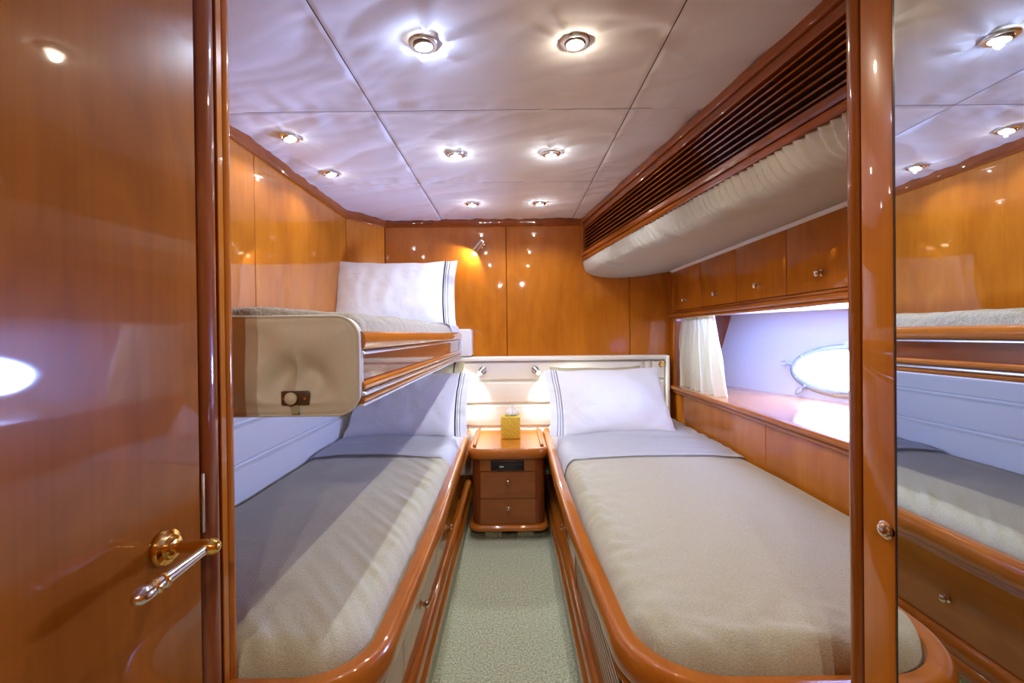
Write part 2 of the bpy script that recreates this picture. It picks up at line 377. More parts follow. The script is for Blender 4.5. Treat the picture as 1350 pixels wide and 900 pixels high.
# hull lining outside the right-hand ledge, with the portlight opening
def hx(y, z): return 1.386 + 0.281 * (3.1 - y) + 0.30 * (z - 0.79)
PY, PZ, PA, PB = 2.265, 0.957, 0.285, 0.104
bm = BM(); n = 96; rings = []
Y0, Y1, Z0, Z1 = 0.70, 3.18, 0.70, 2.0
def outer(a):
    c, s = math.cos(a), math.sin(a)
    tx = ((Y1 - PY) / c) if c > 1e-6 else ((Y0 - PY) / c if c < -1e-6 else 1e9)
    tz = ((Z1 - PZ) / s) if s > 1e-6 else ((Z0 - PZ) / s if s < -1e-6 else 1e9)
    t = min(tx, tz); return PY + c * t, PZ + s * t
for th in (0.0, 0.03):
    for kind in ('in', 'mid', 'out'):
        rg = []
        for k in range(n):
            a = 2*PI*k/n; iy, iz = PY + PA*math.cos(a), PZ + PB*math.sin(a); a2 = math.atan2(iz-PZ, iy-PY); oy, oz = outer(a2)
            f_ = {'in': 0.0, 'mid': 0.35, 'out': 1.0}[kind]; y, z = iy + (oy-iy)*f_, iz + (oz-iz)*f_
            rg.append(bm.verts.new((hx(y, z) + th, y, z)))
        rings.append(rg)
for a, b_ in ((0, 1), (1, 2), (3, 4), (4, 5), (0, 3), (2, 5)):
    for k in range(n): bm.faces.new((rings[a][k], rings[a][(k+1) % n], rings[b_][(k+1) % n], rings[b_][k]))
struct('wall_hull', bm, hull_m)
wr = struct('wall_right', B(1.112, 1.14, 0.74, 3.2, 0, 0.76), groove)
for y0, y1 in ((0.76, 1.0), (1.0, 1.977), (1.977, 3.16)):
    vpanel(1.098, y0, 1.098, y1, 0.0, 0.77, 0.012, woodZ, wr)
obj('soffit', prism(BM(), [(1.10, 0.73), (hx(0.73, 1.27) + 0.012, 0.73), (hx(YB, 1.27) + 0.012, YB), (1.10, YB)], 1.270, 1.286), soffit_m, wr, smooth=False)
obj('corner_stile', B(1.092, 1.115, 3.085, YB, 0.79, 1.58, r=0.002), woodZ, wr)
obj('recess_end_panel', B(1.115, 1.56, YB - 0.014, YB + 0.01, 0.78, 1.29), darkZ, wr)
# bulkheads either side of the doorway, entry passage behind the viewer
bl = struct('wall_front', B(-1.10, -0.575, 0.765, 0.80, 0, CZ + 0.01), woodZ)
bm = BM(); pf = [(0.60, 0), (1.16, 0), (1.16, 0.75), (2.05, 0.75), (2.42, CZ + 0.02), (0.60, CZ + 0.02)]
a = [bm.verts.new((x, 0.722, z)) for x, z in pf]; b_ = [bm.verts.new((x, 0.758, z)) for x, z in pf]
for k in range(6): bm.faces.new((a[k], a[(k+1) % 6], b_[(k+1) % 6], b_[k]))
bm.faces.new(a); bm.faces.new(b_); obj('bulkhead_panel', bm, woodZ, bl, smooth=False)
pl = struct('wall_passage_left', B(-0.62, -0.585, -1.45, 0.765, 0, CZ + 0.01), woodZ)
pr = struct('wall_passage_right', B(0.60, 0.64, -1.45, 0.02, 0, CZ + 0.01), woodZ)
struct('wall_passage_end', B(-0.62, 0.64, -1.46, -1.42, 0, CZ + 0.01), woodZ)

# door posts
def arc(cx, cy, r, a0, a1, n=10): return [(cx + r*math.cos(a0 + (a1-a0)*i/n), cy + r*math.sin(a0 + (a1-a0)*i/n)) for i in range(n+1)]
t2 = struct('trim_2', prism(BM(), [(-0.60, 0.769), (-0.535, 0.769)] + [(-0.552 + 0.030*math.cos(a), 0.7975 + 0.0275*math.sin(a)) for a in [(-70 + 14*i)*PI/180 for i in range(11)]] + [(-0.535, 0.826), (-0.60, 0.826)], 0, CZ), darkZ)
obj('flat_strip', B(-0.60, -0.531, 0.828, 0.843, 0, CZ, r=0.001, seg=1), woodZ, t2)
obj('edge_bead', prism(BM(), [(-0.60, 0.845)] + arc(-0.538, 0.8555, 0.0105, -PI/2, PI/2) + [(-0.60, 0.866)], 0, CZ), railZ, t2)
obj('latch_strip', B(-0.5270, -0.5230, 0.765, 0.770, 0.83, 0.93, r=0.0008, seg=1), steel, t2)
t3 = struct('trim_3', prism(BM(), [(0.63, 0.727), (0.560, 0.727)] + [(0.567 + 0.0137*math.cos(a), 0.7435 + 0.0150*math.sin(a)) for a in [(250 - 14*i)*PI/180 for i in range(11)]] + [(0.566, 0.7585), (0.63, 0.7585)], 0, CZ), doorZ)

# ================================================================== OPEN DOOR ON THE LEFT, WITH LEVER HANDLE
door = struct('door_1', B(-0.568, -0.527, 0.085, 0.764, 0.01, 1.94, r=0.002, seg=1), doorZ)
h = bpy.data.objects.new('door_handle', None); C.objects.link(h); h.parent = door; h.location = (-0.527, 0.681, 0.846)
h['label'] = 'brass and chrome lever handle'
obj('rose', lathe(BM(), (-0.5265, 0.681, 0.846), (1, 0, 0), [(0, 0.026), (0.004, 0.027), (0.009, 0.025), (0.011, 0.0205), (0.012, 0.018), (0.018, 0.0165), (0.021, 0.012), (0.022, 0.0)], 40, False), brass, h)
obj('neck', lathe(BM(), (-0.506, 0.681, 0.846), (1, 0, 0), [(0, 0.0085), (0.030, 0.0085), (0.034, 0.0105), (0.046, 0.0128), (0.057, 0.0115), (0.063, 0.0065), (0.0645, 0)], 28, False), brass, h)
obj('lever', lathe(BM(), (-0.459, 0.675, 0.8455), (-0.02, -1, -0.045), [(0, 0.0068), (0.02, 0.0072), (0.070, 0.0090), (0.080, 0.0096), (0.081, 0.0112), (0.084, 0.0112), (0.085, 0.0094), (0.094, 0.0096), (0.095, 0.0114), (0.099, 0.0114), (0.100, 0.0088), (0.103, 0.0104), (0.112, 0.0110), (0.120, 0.0092), (0.1255, 0.0050), (0.1270, 0)], 28), chrome, h)
for d_ in (0.0825, 0.097):
    p = Vector((-0.459, 0.675, 0.8455)) + Vector((-0.02, -1, -0.045)).normalized() * d_
    obj('ring', lathe(BM(), p, (-0.02, -1, -0.045), [(-0.0012, 0.0108), (-0.0012, 0.0121), (0.0012, 0.0121), (0.0012, 0.0108)], 28), brass, h)

# ================================================================== WARDROBE WITH MIRROR DOOR ON THE RIGHT
wd = thing('mirrored_wardrobe', 'tall wardrobe with a full-height mirror door in a cherry wood frame, right of the doorway', 'wardrobe', (0.6, 0.35, 0))
obj('body', B(0.578, 1.09, 0.03, 0.72, 0, 1.94), darkZ, wd)
wdoor = obj('door', B(0.5555, 0.576, 0.661, 0.7235, 0.03, 1.935, r=0.003), woodZ, wd)
obj('lower_rail', B(0.5555, 0.576, 0.06, 0.6605, 0.03, 0.10, r=0.002), woodY, wdoor)
obj('edge_strip', B(0.5548, 0.578, 0.6530, 0.6605, 0.03, 1.935), black_m, wdoor)
obj('mirror', B(0.5515, 0.566, 0.06, 0.6530, 0.10, 1.935), mirror_m, wdoor)
obj('knob', lathe(BM(), (0.5555, 0.676, 0.862), (-1, 0, 0), [(0, 0.0135), (0.003, 0.0135), (0.0045, 0.0105), (0.008, 0.0095), (0.0105, 0.006), (0.0115, 0)], 28, False), champagne, wdoor)

# ================================================================== HEADBOARD AND PADDED SIDE PANEL
def cushion(x0, x1, z0, z1, face, depth=0.045, r=0.014):
    """vinyl roll on the back wall; face = front y"""
    def fn_maker():
        def fn(u, v):
            x = x0 + (x1-x0)*u; z = z0 + (z1-z0)*v
            dz = min(z-z0, z1-z); dx = min(x-x0, x1-x); d = min(dx, dz)
            q = 1 - max(0, 1 - d/r)**2; q = math.sqrt(max(0, q))
            y = face + depth*(1 - q) - 0.004*sm(d/0.06) + 0.0012*nz(x*9, z*24, x0)*math.exp(-dz/0.03)
            return Vector((x, y, z))
        return fn
    bm = BM(); grid(bm, fn_maker(), max(8, int((x1-x0)*90)), 22)
    return bm
hb = thing('padded_headboard', 'long cream vinyl headboard of stitched horizontal rolls across the back wall', 'headboard', (0, 3.13, 0.2))
obj('backing', B(-1.03, 1.05, 3.10, YB, 0.2, 0.97), leather_m, hb)
for z0, z1, x1 in ((0.842, 0.974, 0.886), (0.686, 0.840, 1.035), (0.531, 0.684, 1.035), (0.30, 0.529, 1.035)):
    obj('cushion', cushion(-1.0, x1, z0, z1, 3.078), leather_m, hb)
obj('corner_cushion', cushion(0.889, 0.940, 0.842, 0.974, 3.078), leather_m, hb)
obj('corner_cushion', cushion(0.943, 1.035, 0.842, 0.974, 3.074), leather_m, hb)
obj('ledge', B(-1.04, 1.055, 3.052, YB - 0.001, 0.976, 1.006, r=0.010, seg=4), leather_m, hb)
obj('end_post', B(1.036, 1.056, 3.045, 3.13, 0.30, 1.004, r=0.008, seg=4), leather_m, hb)
o = obj('button', lathe(BM(), (1.005, 3.070, 0.945), (0, -1, 0), [(-0.01, 0.019), (0.002, 0.019), (0.005, 0.013), (0.004, 0.009), (0.008, 0.007), (0.009, 0)], 24, False), brass, hb); o['label'] = 'round brass button'
sp = thing('padded_side_panel', 'cream vinyl padding in horizontal rolls along the left wall below the upper bunk', 'wall panel', (-1.04, 1.9, 0.3))
for z0, z1 in ((0.842, 0.974), (0.686, 0.840), (0.531, 0.684), (0.30, 0.529)):
    bm = cushion(0.80, 3.07, z0, z1, 0.0)
    bmesh.ops.transform(bm, matrix=Matrix(((0, -1, 0, -1.0), (1, 0, 0, 0), (0, 0, 1, 0), (0, 0, 0, 1))), verts=bm.verts[:])
    obj('cushion', bm, leather_m, sp)
obj('backing', B(-1.049, -1.02, 0.80, 3.09, 0.3, 0.974), leather_m, sp)

# ================================================================== RIGHT WALL FITTINGS
# overhead lockers: each a unit with body, door and knob
def locker(y0, y1, label):
    t = thing('overhead_locker', label, 'cabinet', (1.2, (y0+y1)/2, 1.29), 'overhead lockers above the window ledge')
    obj('body', B(1.112, 1.42, y0 + 0.001, y1 - 0.001, 1.288, 1.60), darkZ, t)
    d = obj('door', B(1.090, 1.110, y0 + 0.0022, y1 - 0.0022, 1.302, 1.585, r=0.002), woodZ, t)
    obj('knob', knob_bm((1.090, (y0+y1)/2, 1.362), (-1, 0, 0)), champagne, d)
locker(2.634, 3.079, 'overhead cherry locker nearest the back wall, above the curtain')
locker(2.215, 2.634, 'overhead cherry locker second from the back wall')
locker(1.806, 2.215, 'overhead cherry locker third from the back wall, above the bare window ledge')
locker(1.395, 1.806, 'overhead cherry locker nearest the door post, above the portlight')
obj('locker_end', B(1.090, 1.42, 0.77, 1.393, 1.288, 1.60, r=0.002), woodZ, wr)
# mouldings above and below the window recess
def nose(x_face, z0, z1, depth=0.02, n=8):
    zc = (z0+z1)/2; hz = (z1-z0)/2
    return [(x_face + depth, z0)] + [(x_face - (depth)*math.cos(-PI/2 + PI*i/n)**0.6 if 0 < i < n else x_face, zc + hz*math.sin(-PI/2 + PI*i/n)) for i in range(n+1)] + [(x_face + depth, z1)]
def extr_y(bm, prof, y0, y1):
    """extrude (x,z) outline along y"""
    a = [bm.verts.new((x, y0, z)) for x, z in prof]; b_ = [bm.verts.new((x, y1, z)) for x, z in prof]; n = len(prof)
    for k in range(n): bm.faces.new((a[k], a[(k+1) % n], b_[(k+1) % n], b_[k]))
    bm.faces.new(a); bm.faces.new(b_); return bm
struct('trim_4', extr_y(BM(), nose(1.090, 1.262, 1.286, 0.016)[:-1] + [(1.106, 1.286)], 0.77, YB - 0.001), railY)
obj('lower_bead', extr_y(BM(), nose(1.094, 1.247, 1.263, 0.010), 0.77, 3.085), railY, bpy.data.objects['trim_4'])
obj('upper_bead', extr_y(BM(), nose(1.096, 1.286, 1.300, 0.008), 0.77, 3.085), railY, bpy.data.objects['trim_4'])
lg = thing('window_ledge', 'long varnished cherry ledge under the portlight with a rounded nosing', 'shelf', (1.3, 2.0, 0.76))
obj('shelf_board', prism(BM(), [(1.100, 0.765), (hx(0.765, 0.79) + 0.012, 0.765), (hx(YB - 0.016, 0.79) + 0.012, YB - 0.016), (1.100, YB - 0.016)], 0.762, 0.801), woodY, lg, smooth=False)
obj('nosing', extr_y(BM(), nose(1.082, 0.774, 0.803, 0.019), 0.765, YB - 0.002), railY, lg)
obj('lower_bead', extr_y(BM(), nose(1.092, 0.752, 0.774, 0.012), 0.765, YB - 0.002), railY, lg)

# portlight
win = struct('window_1', BM(), None)
bpy.data.objects.remove(win, do_unlink=True)
nrm = Vector((-1, -0.281, 0.30)).normalized()
ydir = (Vector((hx(PY+1, PZ), PY+1, PZ)) - Vector((hx(PY, PZ), PY, PZ))).normalized()
zdir = nrm.cross(ydir).normalized()
if zdir.z < 0: zdir = -zdir
PC = Vector((hx(PY, PZ), PY, PZ))
def ell(k, n, grow, off):
    a = 2*PI*k/n; y, z = PY + (PA+grow)*math.cos(a), PZ + (PB+grow)*math.sin(a)
    return Vector((hx(y, z), y, z)) + nrm * off
bm = BM(); n = 96
prof = [(-0.004, -0.03), (-0.008, 0.010), (-0.003, 0.016), (0.006, 0.018), (0.020, 0.016), (0.028, 0.009), (0.032, 0.0), (0.028, -0.004)]
rg = [[bm.verts.new(ell(k, n, g, o_)) for k in range(n)] for g, o_ in prof]
for a, b_ in list(zip(rg, rg[1:])) + [(rg[-1], rg[0])]:
    for k in range(n): bm.faces.new((a[k], a[(k+1) % n], b_[(k+1) % n], b_[k]))
win = struct('window_1', bm, ringm)
bm = BM(); f0 = bm.faces.new([bm.verts.new(ell(k, n, -0.003, -0.012)) for k in range(n)])
obj('pane', bm, glass_m, win, smooth=False)
bm = BM()
for k in range(0, n, 8):
    if k % 16 == 8: lathe(bm, ell(k, n, 0.010, 0.017), nrm, [(0, 0.0035), (0.002, 0.003), (0.003, 0)], 10, False)
obj('screw_heads', bm, steel, win)
def latch(k):
    p = ell(k, n, 0.024, 0.016); out = (ell(k, n, 0.06, 0.016) - p).normalized(); tan = out.cross(nrm).normalized()
    bm = BM(); lathe(bm, p - nrm*0.010, nrm, [(0, 0.010), (0.010, 0.010), (0.014, 0.007), (0.016, 0)], 16, False)
    tube(bm, [p + out*0.004, p + out*0.022], 0.006, 10)
    pts = []
    for i in range(25):
        a = 2*PI*i/24
        pts.append(p + out*(0.042 + 0.020*math.cos(a)) + tan*(0.013*math.sin(a)*(1 - 0.3*math.cos(a))) + nrm*0.006)
    tube(bm, pts[:-1], 0.0032, 8, closed=True)
    obj('latch', bm, ringm, win)
latch(1); latch(82); latch(60); latch(47)
hp = ell(24, n, 0.022, 0.006); bm = BM()
v8 = []
for s_, w_ in ((0.0, 0.055), (0.026, 0.035)):
    for q in (-1, 1):
        for t_ in (-0.008, 0.008): v8.append(bm.verts.new(hp + zdir*(s_-0.006) + ydir*(q*w_) + nrm*t_))
for f in ((0, 1, 3, 2), (4, 6, 7, 5), (0, 4, 5, 1), (2, 3, 7, 6), (0, 2, 6, 4), (1, 5, 7, 3)): bm.faces.new([v8[i] for i in f])
lathe(bm, hp + zdir*0.016 - ydir*0.02 + nrm*0.008, ydir, [(0, 0.007), (0.04, 0.007)], 12)
obj('hinge', bm, ringm, win)
# daylight portal just outside the pane (guides sky light through the opening; gives no light of its own)
pt = light('sky_portal', 'AREA', PC - nrm*0.05, 1.0, (1, 1, 1), shape='ELLIPSE', size=0.64, size_y=0.26)
pt.rotation_euler = nrm.to_track_quat('-Z', 'Y').to_euler(); pt.data.cycles.is_portal = True

# curtain
def cfn(u, v):
    ya, yb = (3.075, 2.585); yc, yd = (3.105, 2.46)
    y0_, y1_ = ya + (yc-ya)*v, yb + (yd-yb)*v
    y = y0_ + (y1_-y0_)*(u + 0.012*math.sin(u*37)*v)
    z = 1.258 - 0.463*v
    amp = 0.009 + 0.021*sm(v*1.6)
    ph = u*2*PI*7.5 + 1.4*nz(u*5, v*1.6, 2)
    x = 1.146 + amp*math.sin(ph) + 0.003*math.sin(ph*3.1)*(1 - sm(v*4)) + 0.008*nz(u*7, v*3, 5)
    z += 0.004*math.sin(u*30)*v + 0.010*v*(0.5-u)*0
    return Vector((x, y, z + 0.004))
bm = BM(); grid(bm, cfn, 260, 40)
bmesh.ops.solidify(bm, geom=bm.faces[:], thickness=0.002)
cu = obj('curtain', bm, curtain_m); tag(cu, 'short gathered cream curtain hanging at the back end of the window recess', 'curtain')
bm = BM(); grid(bm, lambda u, v: Vector((1.146 + 0.006*math.sin(u*2*PI*26) + 0.001*math.sin(v*PI), 3.078 - 0.497*u, 1.262 - 0.030*v)), 300, 6)
bmesh.ops.solidify(bm, geom=bm.faces[:], thickness=0.003); obj('header_tape', bm, curtain_m, cu)
obj('rod', tube(BM(), [(1.150, 3.08, 1.262), (1.150, 0.80, 1.262)], 0.004), white_pl, wr)

# louvred cornice
def lx(y): return 0.496 + 0.128 * (3.154 - y)
lc = thing('louvred_cornice', 'long dark cherry louvred grille below the ceiling on the right', 'grille', (0.65, 2.0, 1.66))
path = [(lx(YB - 0.002), YB - 0.002), (lx(0.765), 0.765)]
def slab(z0, z1, o0, o1, r=0.004):
    zc = (z0+z1)/2; pf = [(o1, z0), (o0 + r, z0), (o0 + r*0.3, z0 + r*0.3), (o0, z0 + r), (o0, z1 - r), (o0 + r*0.3, z1 - r*0.3), (o0 + r, z1), (o1, z1)]
    return [(a, b_) for a, b_ in pf]
# travelling towards the viewer the left of travel is +x
obj('top_board', sweep(BM(), path, slab(1.915, 1.949, -0.010, 0.03)), louvY, lc)
obj('upper_board', sweep(BM(), path, slab(1.880, 1.913, -0.002, 0.03)), louvY, lc)
obj('backing', sweep(BM(), path, slab(1.68, 1.90, 0.032, 0.045)), dark_m, lc)
bm = BM()
for i in range(7):
    z = 1.726 + 0.0225*i
    sweep(bm, path, [(-0.001, z - 0.001), (-0.003, z + 0.003), (0.001, z + 0.0075), (0.030, z + 0.018), (0.030, z + 0.008)])
obj('slats', bm, louvY, lc)
bm = BM(); sweep(bm, path, [(0.035, 1.683), (-0.012, 1.683), (-0.018, 1.69), (-0.018, 1.704), (-0.010, 1.712), (0.035, 1.717)])
obj('moulding', bm, louvY, lc)
bm = BM(); sweep(bm, path, [(0.035, 1.658), (-0.006, 1.658), (-0.012, 1.664), (-0.014, 1.675), (-0.008, 1.682), (0.035, 1.682)])
obj('lower_bead', bm, louvY, lc)
obj('end_block', B(lx(3.15)-0.016, lx(3.15)+0.03, 3.135, YB-0.001, 1.655, 1.95, r=0.002), railZ, lc)

# gathered fabric bolster under the cornice
def bfn(u, v):
    y = 3.150 + (0.77 - 3.150)*u; xa = lx(y) + 0.004; xb = 1.094
    w = xb - xa
    # cross-section: drop from cornice, round, run outwards to the lockers
    pts = [(0.0, 1.668), (-0.004, 1.640), (0.010, 1.600), (0.035, 1.573), (0.09, 1.552), (0.20, 1.541), (0.33, 1.543), (0.47, 1.556), (0.60, 1.578)]
    s = v * (len(pts)-1); i = min(int(s), len(pts)-2); f = s - i
    def P(k): k = max(0, min(len(pts)-1, k)); return pts[k]
    def cr(a, b_, c, d, t): return 0.5*((2*b_) + (-a+c)*t + (2*a-5*b_+4*c-d)*t*t + (-a+3*b_-3*c+d)*t*t*t)
    px = cr(P(i-1)[0], P(i)[0], P(i+1)[0], P(i+2)[0], f); pz = cr(P(i-1)[1], P(i)[1], P(i+1)[1], P(i+2)[1], f)
    px = px / 0.60 * w
    depth = sm((u - 0.03)/0.25)
    yy = y + 0.06*v*0 + 0.03*nz(y*3, v*3, 1)
    fr = math.exp(-((v-0.12)/0.26)**2) * sm(v/0.03)
    pl_ = math.sin(2*PI*(yy + 0.10*v)/0.034 + 2.0*nz(y*6, 0, 4)) * 0.0060
    pl2 = nz(yy*11 + 2.2*v, v*2.0, 7) * 0.018 * math.exp(-((v-0.35)/0.28)**2)
    amp = 0.25 + 0.75*depth
    n_ = Vector((-1, 0, -0.5)) if v < 0.35 else Vector((0, 0, -1)); n_.normalize()
    q = n_ * ((pl_*fr + pl2) * amp)
    x_ = xa + px + q.x; z_ = pz + q.z + 0.004*nz(y*2, v*2, 3)
    if v > 0.93: x_ = min(x_, xb)
    return Vector((x_, y, z_))
bm = BM(); grid(bm, bfn, 420, 56)
bmesh.ops.solidify(bm, geom=bm.faces[:], thickness=0.004)
bo = obj('gathered_valance', bm, valance_m); tag(bo, 'puffy gathered cream fabric valance hanging under the louvred grille', 'valance')
obj('hem_band', extr_y(BM(), [(1.070, 1.570), (1.087, 1.560), (1.0885, 1.562), (1.0885, 1.592), (1.070, 1.592)], 0.77, 3.08), valance_m, bo)

# ================================================================== BEDS
def bed_path(xs, y_foot, xe, r, side, straight=None):
    """plan path: far end along the aisle to the foot, round the corner, away from the aisle. side=+1 right bed"""
    pts = list(straight) if straight else [(xs, 3.07), (xs, 2.0)]
    pts.append((xs, y_foot + r + 0.001))
    for i in range(1, 19):
        a = i/18*PI/2
        pts.append((xs + side*(r - r*math.cos(a)), y_foot + r - r*math.sin(a)))
    pts.append((xe, y_foot)); return pts
def rail_prof(z0, z1, w, side):
    zc, hz = (z0+z1)/2, (z1-z0)/2; out = []
    for i in range(15):
        a = -PI/2 + PI*i/14
        out.append((w*0.42 - w*0.42*math.copysign(abs(math.cos(a))**0.8, math.cos(a)), zc + hz*math.sin(a)))
    out += [(w*0.85, z1 - 0.002), (w, z1 - 0.014), (w, z0)]
    return [(o_*side, z) for o_, z in out]
def make_bed(side, name_label, straight, x_near, y_foot, r, x_wall, panel_x):
    # travelling towards the viewer: left of travel is +x, so offset sign equals side
    t = thing('built_in_bed', name_label, 'bed', (side*0.65, 1.95, 0))
    path = bed_path(x_near, y_foot, x_wall, r, side, straight)
    obj('rail', sweep(BM(), path, rail_prof(0.447, 0.522, 0.052, side)), railY, t)
    off = abs(panel_x - x_near)
    def opath(o_):
        xx = panel_x + side*(o_ - off); return bed_path(xx, y_foot + o_, x_wall, max(0.03, r - o_), side)
    pp = opath(off)
    obj('base', sweep(BM(), pp, [(0.006*side, 0.085), (0.006*side, 0.445), (0.03*side, 0.445), (0.03*side, 0.085)]), woodY, t)
    obj('rail_bead', sweep(BM(), opath(off*0.45), [(0, 0.420), (-0.004*side, 0.43), (0, 0.441), (0.03*side, 0.441), (0.03*side, 0.420)]), railY, t)
    mp = opath(off - 0.038)
    obj('base_moulding', sweep(BM(), mp, [(side*a, z) for a, z in ((0.040, 0.082), (0.004, 0.082), (0.0, 0.090), (-0.001, 0.112), (0.004, 0.122), (0.012, 0.127), (0.010, 0.134), (0.011, 0.160), (0.018, 0.172), (0.030, 0.178), (0.040, 0.178))]), railY, t)
    obj('toe_kick', sweep(BM(), opath(off - 0.030), [(0, 0.0), (0, 0.084), (0.03*side, 0.084), (0.03*side, 0.0)]), carpet_m, t)
    obj('platform', B(side*0.34, x_wall - side*0.002, y_foot + 0.10, 3.05, 0.40, 0.435), woodY, t)
    return t
bedR = make_bed(1, 'built-in bed with a rounded cherry rail and slatted vent, on the right below the portlight', [(0.200, 3.07), (0.180, 2.0), (0.182, 1.6), (0.189, 1.35), (0.198, 1.15)], 0.204, 0.797, 0.205, 1.088, 0.240)
bedL = make_bed(-1, 'built-in lower bed with a rounded cherry rail, on the left under the upper bunk', [(-0.285, 3.07), (-0.247, 1.6), (-0.249, 1.25)], -0.254, 0.805, 0.165, -0.998, -0.310)
def side_door(bed, side, x, y0, y1, knob_y=None):
    a, b_ = (x - 0.004, x + 0.006)
    if side > 0: xs_ = (x - 0.004, x + 0.006)
    else: xs_ = (x - 0.006, x + 0.004)
    d = obj('drawer_front', B(xs_[0], xs_[1], y0 + 0.002, y1 - 0.002, 0.180, 0.418, r=0.0015, seg=1), woodY, bed)
    if knob_y: obj('knob', knob_bm((xs_[0] if side > 0 else xs_[1], knob_y, 0.284), (-side, 0, 0)), champagne, d)
side_door(bedL, -1, -0.310, 2.37, 3.06); side_door(bedL, -1, -0.310, 1.77, 2.37, 2.07); side_door(bedL, -1, -0.310, 1.24, 1.77, 1.476); side_door(bedL, -1, -0.310, 0.96, 1.24)
side_door(bedR, 1, 0.240, 2.37, 3.06); side_door(bedR, 1, 0.240, 1.76, 2.37, 2.05)
bm = BM()
for i in range(11):
    z = 0.187 + i*0.0208; box(bm, 0.2345, 0.2420, 1.03, 1.735, z, z + 0.0120, 0.0008, 1)
obj('vent_slats', bm, railY, bedR)
obj('vent_shade_back', B(0.2359, 0.2440, 1.02, 1.740, 0.18, 0.42), dark_m, bedR)  # near-black sheet paints in the shade between the slats
obj('vent_stile', B(0.232, 0.246, 1.738, 1.757, 0.180, 0.418, r=0.002), railZ, bedR)

# bedding: cloth over a mattress, tucked inside the rail
def bedding(side, xr, xw, y0, y1, r, ztop, zlow, seed, fold=0.0, crown=0.012, lift=0.0, edge_r=0.055, foot=True, nx=120, ny=210, wr_=1.0):
    """xr = inner face of rail, xw = wall side; y0 foot, y1 head"""
    lo, hi = min(xr, xw), max(xr, xw)
    def sd(x, y):
        dr = (x - xr) * side; dw = (xw - x) * side; df = y - y0 if foot else 9.0
        if foot and dr < r and df < r: d = r - math.hypot(r - dr, r - df)
        else: d = min(dr, df)
        return d, dw
    def fn(u, v):
        x = xr + (xw - xr)*(u); y = y0 + (y1-y0)*v
        d, dw = sd(x, y)
        px, py = x, y
        if d < 0:
            cx, cy = xr + side*r, y0 + r; k = r / math.hypot(x-cx, y-cy); px, py = cx + (x-cx)*k, cy + (y-cy)*k; d = 0
        s_ = math.atan2(py - y0, (px - xr)*side)*0.3 if (foot and py < y0 + r) else py
        er = edge_r * (1 + 0.25*nz(px*4, py*4, seed))
        t_ = max(0, 1 - d/er); prof = math.sqrt(max(0, 1 - t_*t_))
        z = zlow + (ztop + lift - zlow)*prof
        tw = max(0, 1 - dw/0.03); z -= 0.03*(1 - math.sqrt(max(0, 1 - tw*tw)))
        z += crown*sm(d/0.35)*sm(dw/0.2)
        e = math.exp(-d/0.085)*(sm(d/0.012))
        wx = px*1.0 + 0.03*nz(px*6, py*6, seed)
        z += wr_*(0.017*e*nz((px+py*1.0)*16 + d*6*side, (py - px*side)*16, seed*1.3)) + 0.006*nz(px*2.2, py*2.2, seed) + 0.0015*wr_*nz(px*14, py*9, seed+3)
        if d < 0.02 and prof < 0.7:
            px += side*0.004*nz(py*18, z*20, seed)
        return Vector((px, py, z))
    bm = BM(); vs = grid(bm, fn, nx, ny)
    # skirt down to the platform
    bot = 0.437
    ring = [vs[i][0] for i in range(nx+1)] + [vs[nx][j] for j in range(1, ny+1)] + [vs[i][ny] for i in range(nx-1, -1, -1)] + [vs[0][j] for j in range(ny-1, 0, -1)]
    low = [bm.verts.new((q.co.x, q.co.y, min(bot + lift*0.2, q.co.z - 0.001))) for q in ring]
    for k in range(len(ring)):
        k2 = (k+1) % len(ring); bm.faces.new((ring[k], ring[k2], low[k2], low[k]))
    bmesh.ops.remove_doubles(bm, verts=bm.verts[:], dist=0.0004)
    return bm
def sheetcloth(side, xr, xw, y0, y1, z, seed, folded=True):
    """top sheet folded back over the blanket, with hem lines; lies a little above it"""
    def fn(u, v):
        y = y0 + (y1-y0)*v + 0.010*nz(u*2.5, 0, seed)*(1-v); x = xr + (xw-xr)*u; d = (x-xr)*side; dw = (xw-x)*side
        t_ = max(0, 1 - d/0.06); prof = math.sqrt(max(0, 1 - t_*t_))
        zz = 0.50 + (z - 0.50)*prof + 0.012*sm(d/0.35)*sm(dw/0.2)
        tw = max(0, 1 - dw/0.03); zz -= 0.03*(1 - math.sqrt(max(0, 1 - tw*tw)))
        ed = 1 - sm(v/0.02)
        zz -= 0.007*ed
        for hv in (0.155, 0.30):
            zz += 0.0045*math.exp(-((v - hv - 0.02*nz(u*3, 1, seed))/0.012)**2)
        zz += 0.007*math.exp(-d/0.12)*nz(y*3 + 0.3*d, (y*24 + d*20), seed) + 0.009*nz(x*2.0, y*15 + x*2.0*side, seed+1) + 0.006*nz(x*2.2, y*2.2, seed+5)
        return Vector((x, y, zz))
    bm = BM(); vs = grid(bm, fn, 110, 110)
    bmesh.ops.solidify(bm, geom=bm.faces[:], thickness=0.003)
    return bm
bR = obj('blanket', bedding(1, 0.243, 1.094, 0.852, 2.70, 0.165, 0.565, 0.500, 11), blanket_m, base=(0.66, 1.8, 0.44))
tag(bR, 'taupe fleece blanket tucked over the right-hand bed', 'blanket', 'blankets on the beds')
bL = obj('blanket', bedding(-1, -0.302, -0.996, 0.862, 2.70, 0.115, 0.560, 0.500, 23), blanket_m, base=(-0.66, 1.8, 0.44))
tag(bL, 'taupe fleece blanket tucked over the lower left bed under the bunk', 'blanket', 'blankets on the beds')
sR = obj('bed_sheet', sheetcloth(1, 0.236, 1.092, 2.12, 3.04, 0.581, 3), sheet_m, base=(0.66, 2.6, 0.5)); tag(sR, 'white sheet folded back over the blanket on the right-hand bed', 'sheet', 'folded sheets')
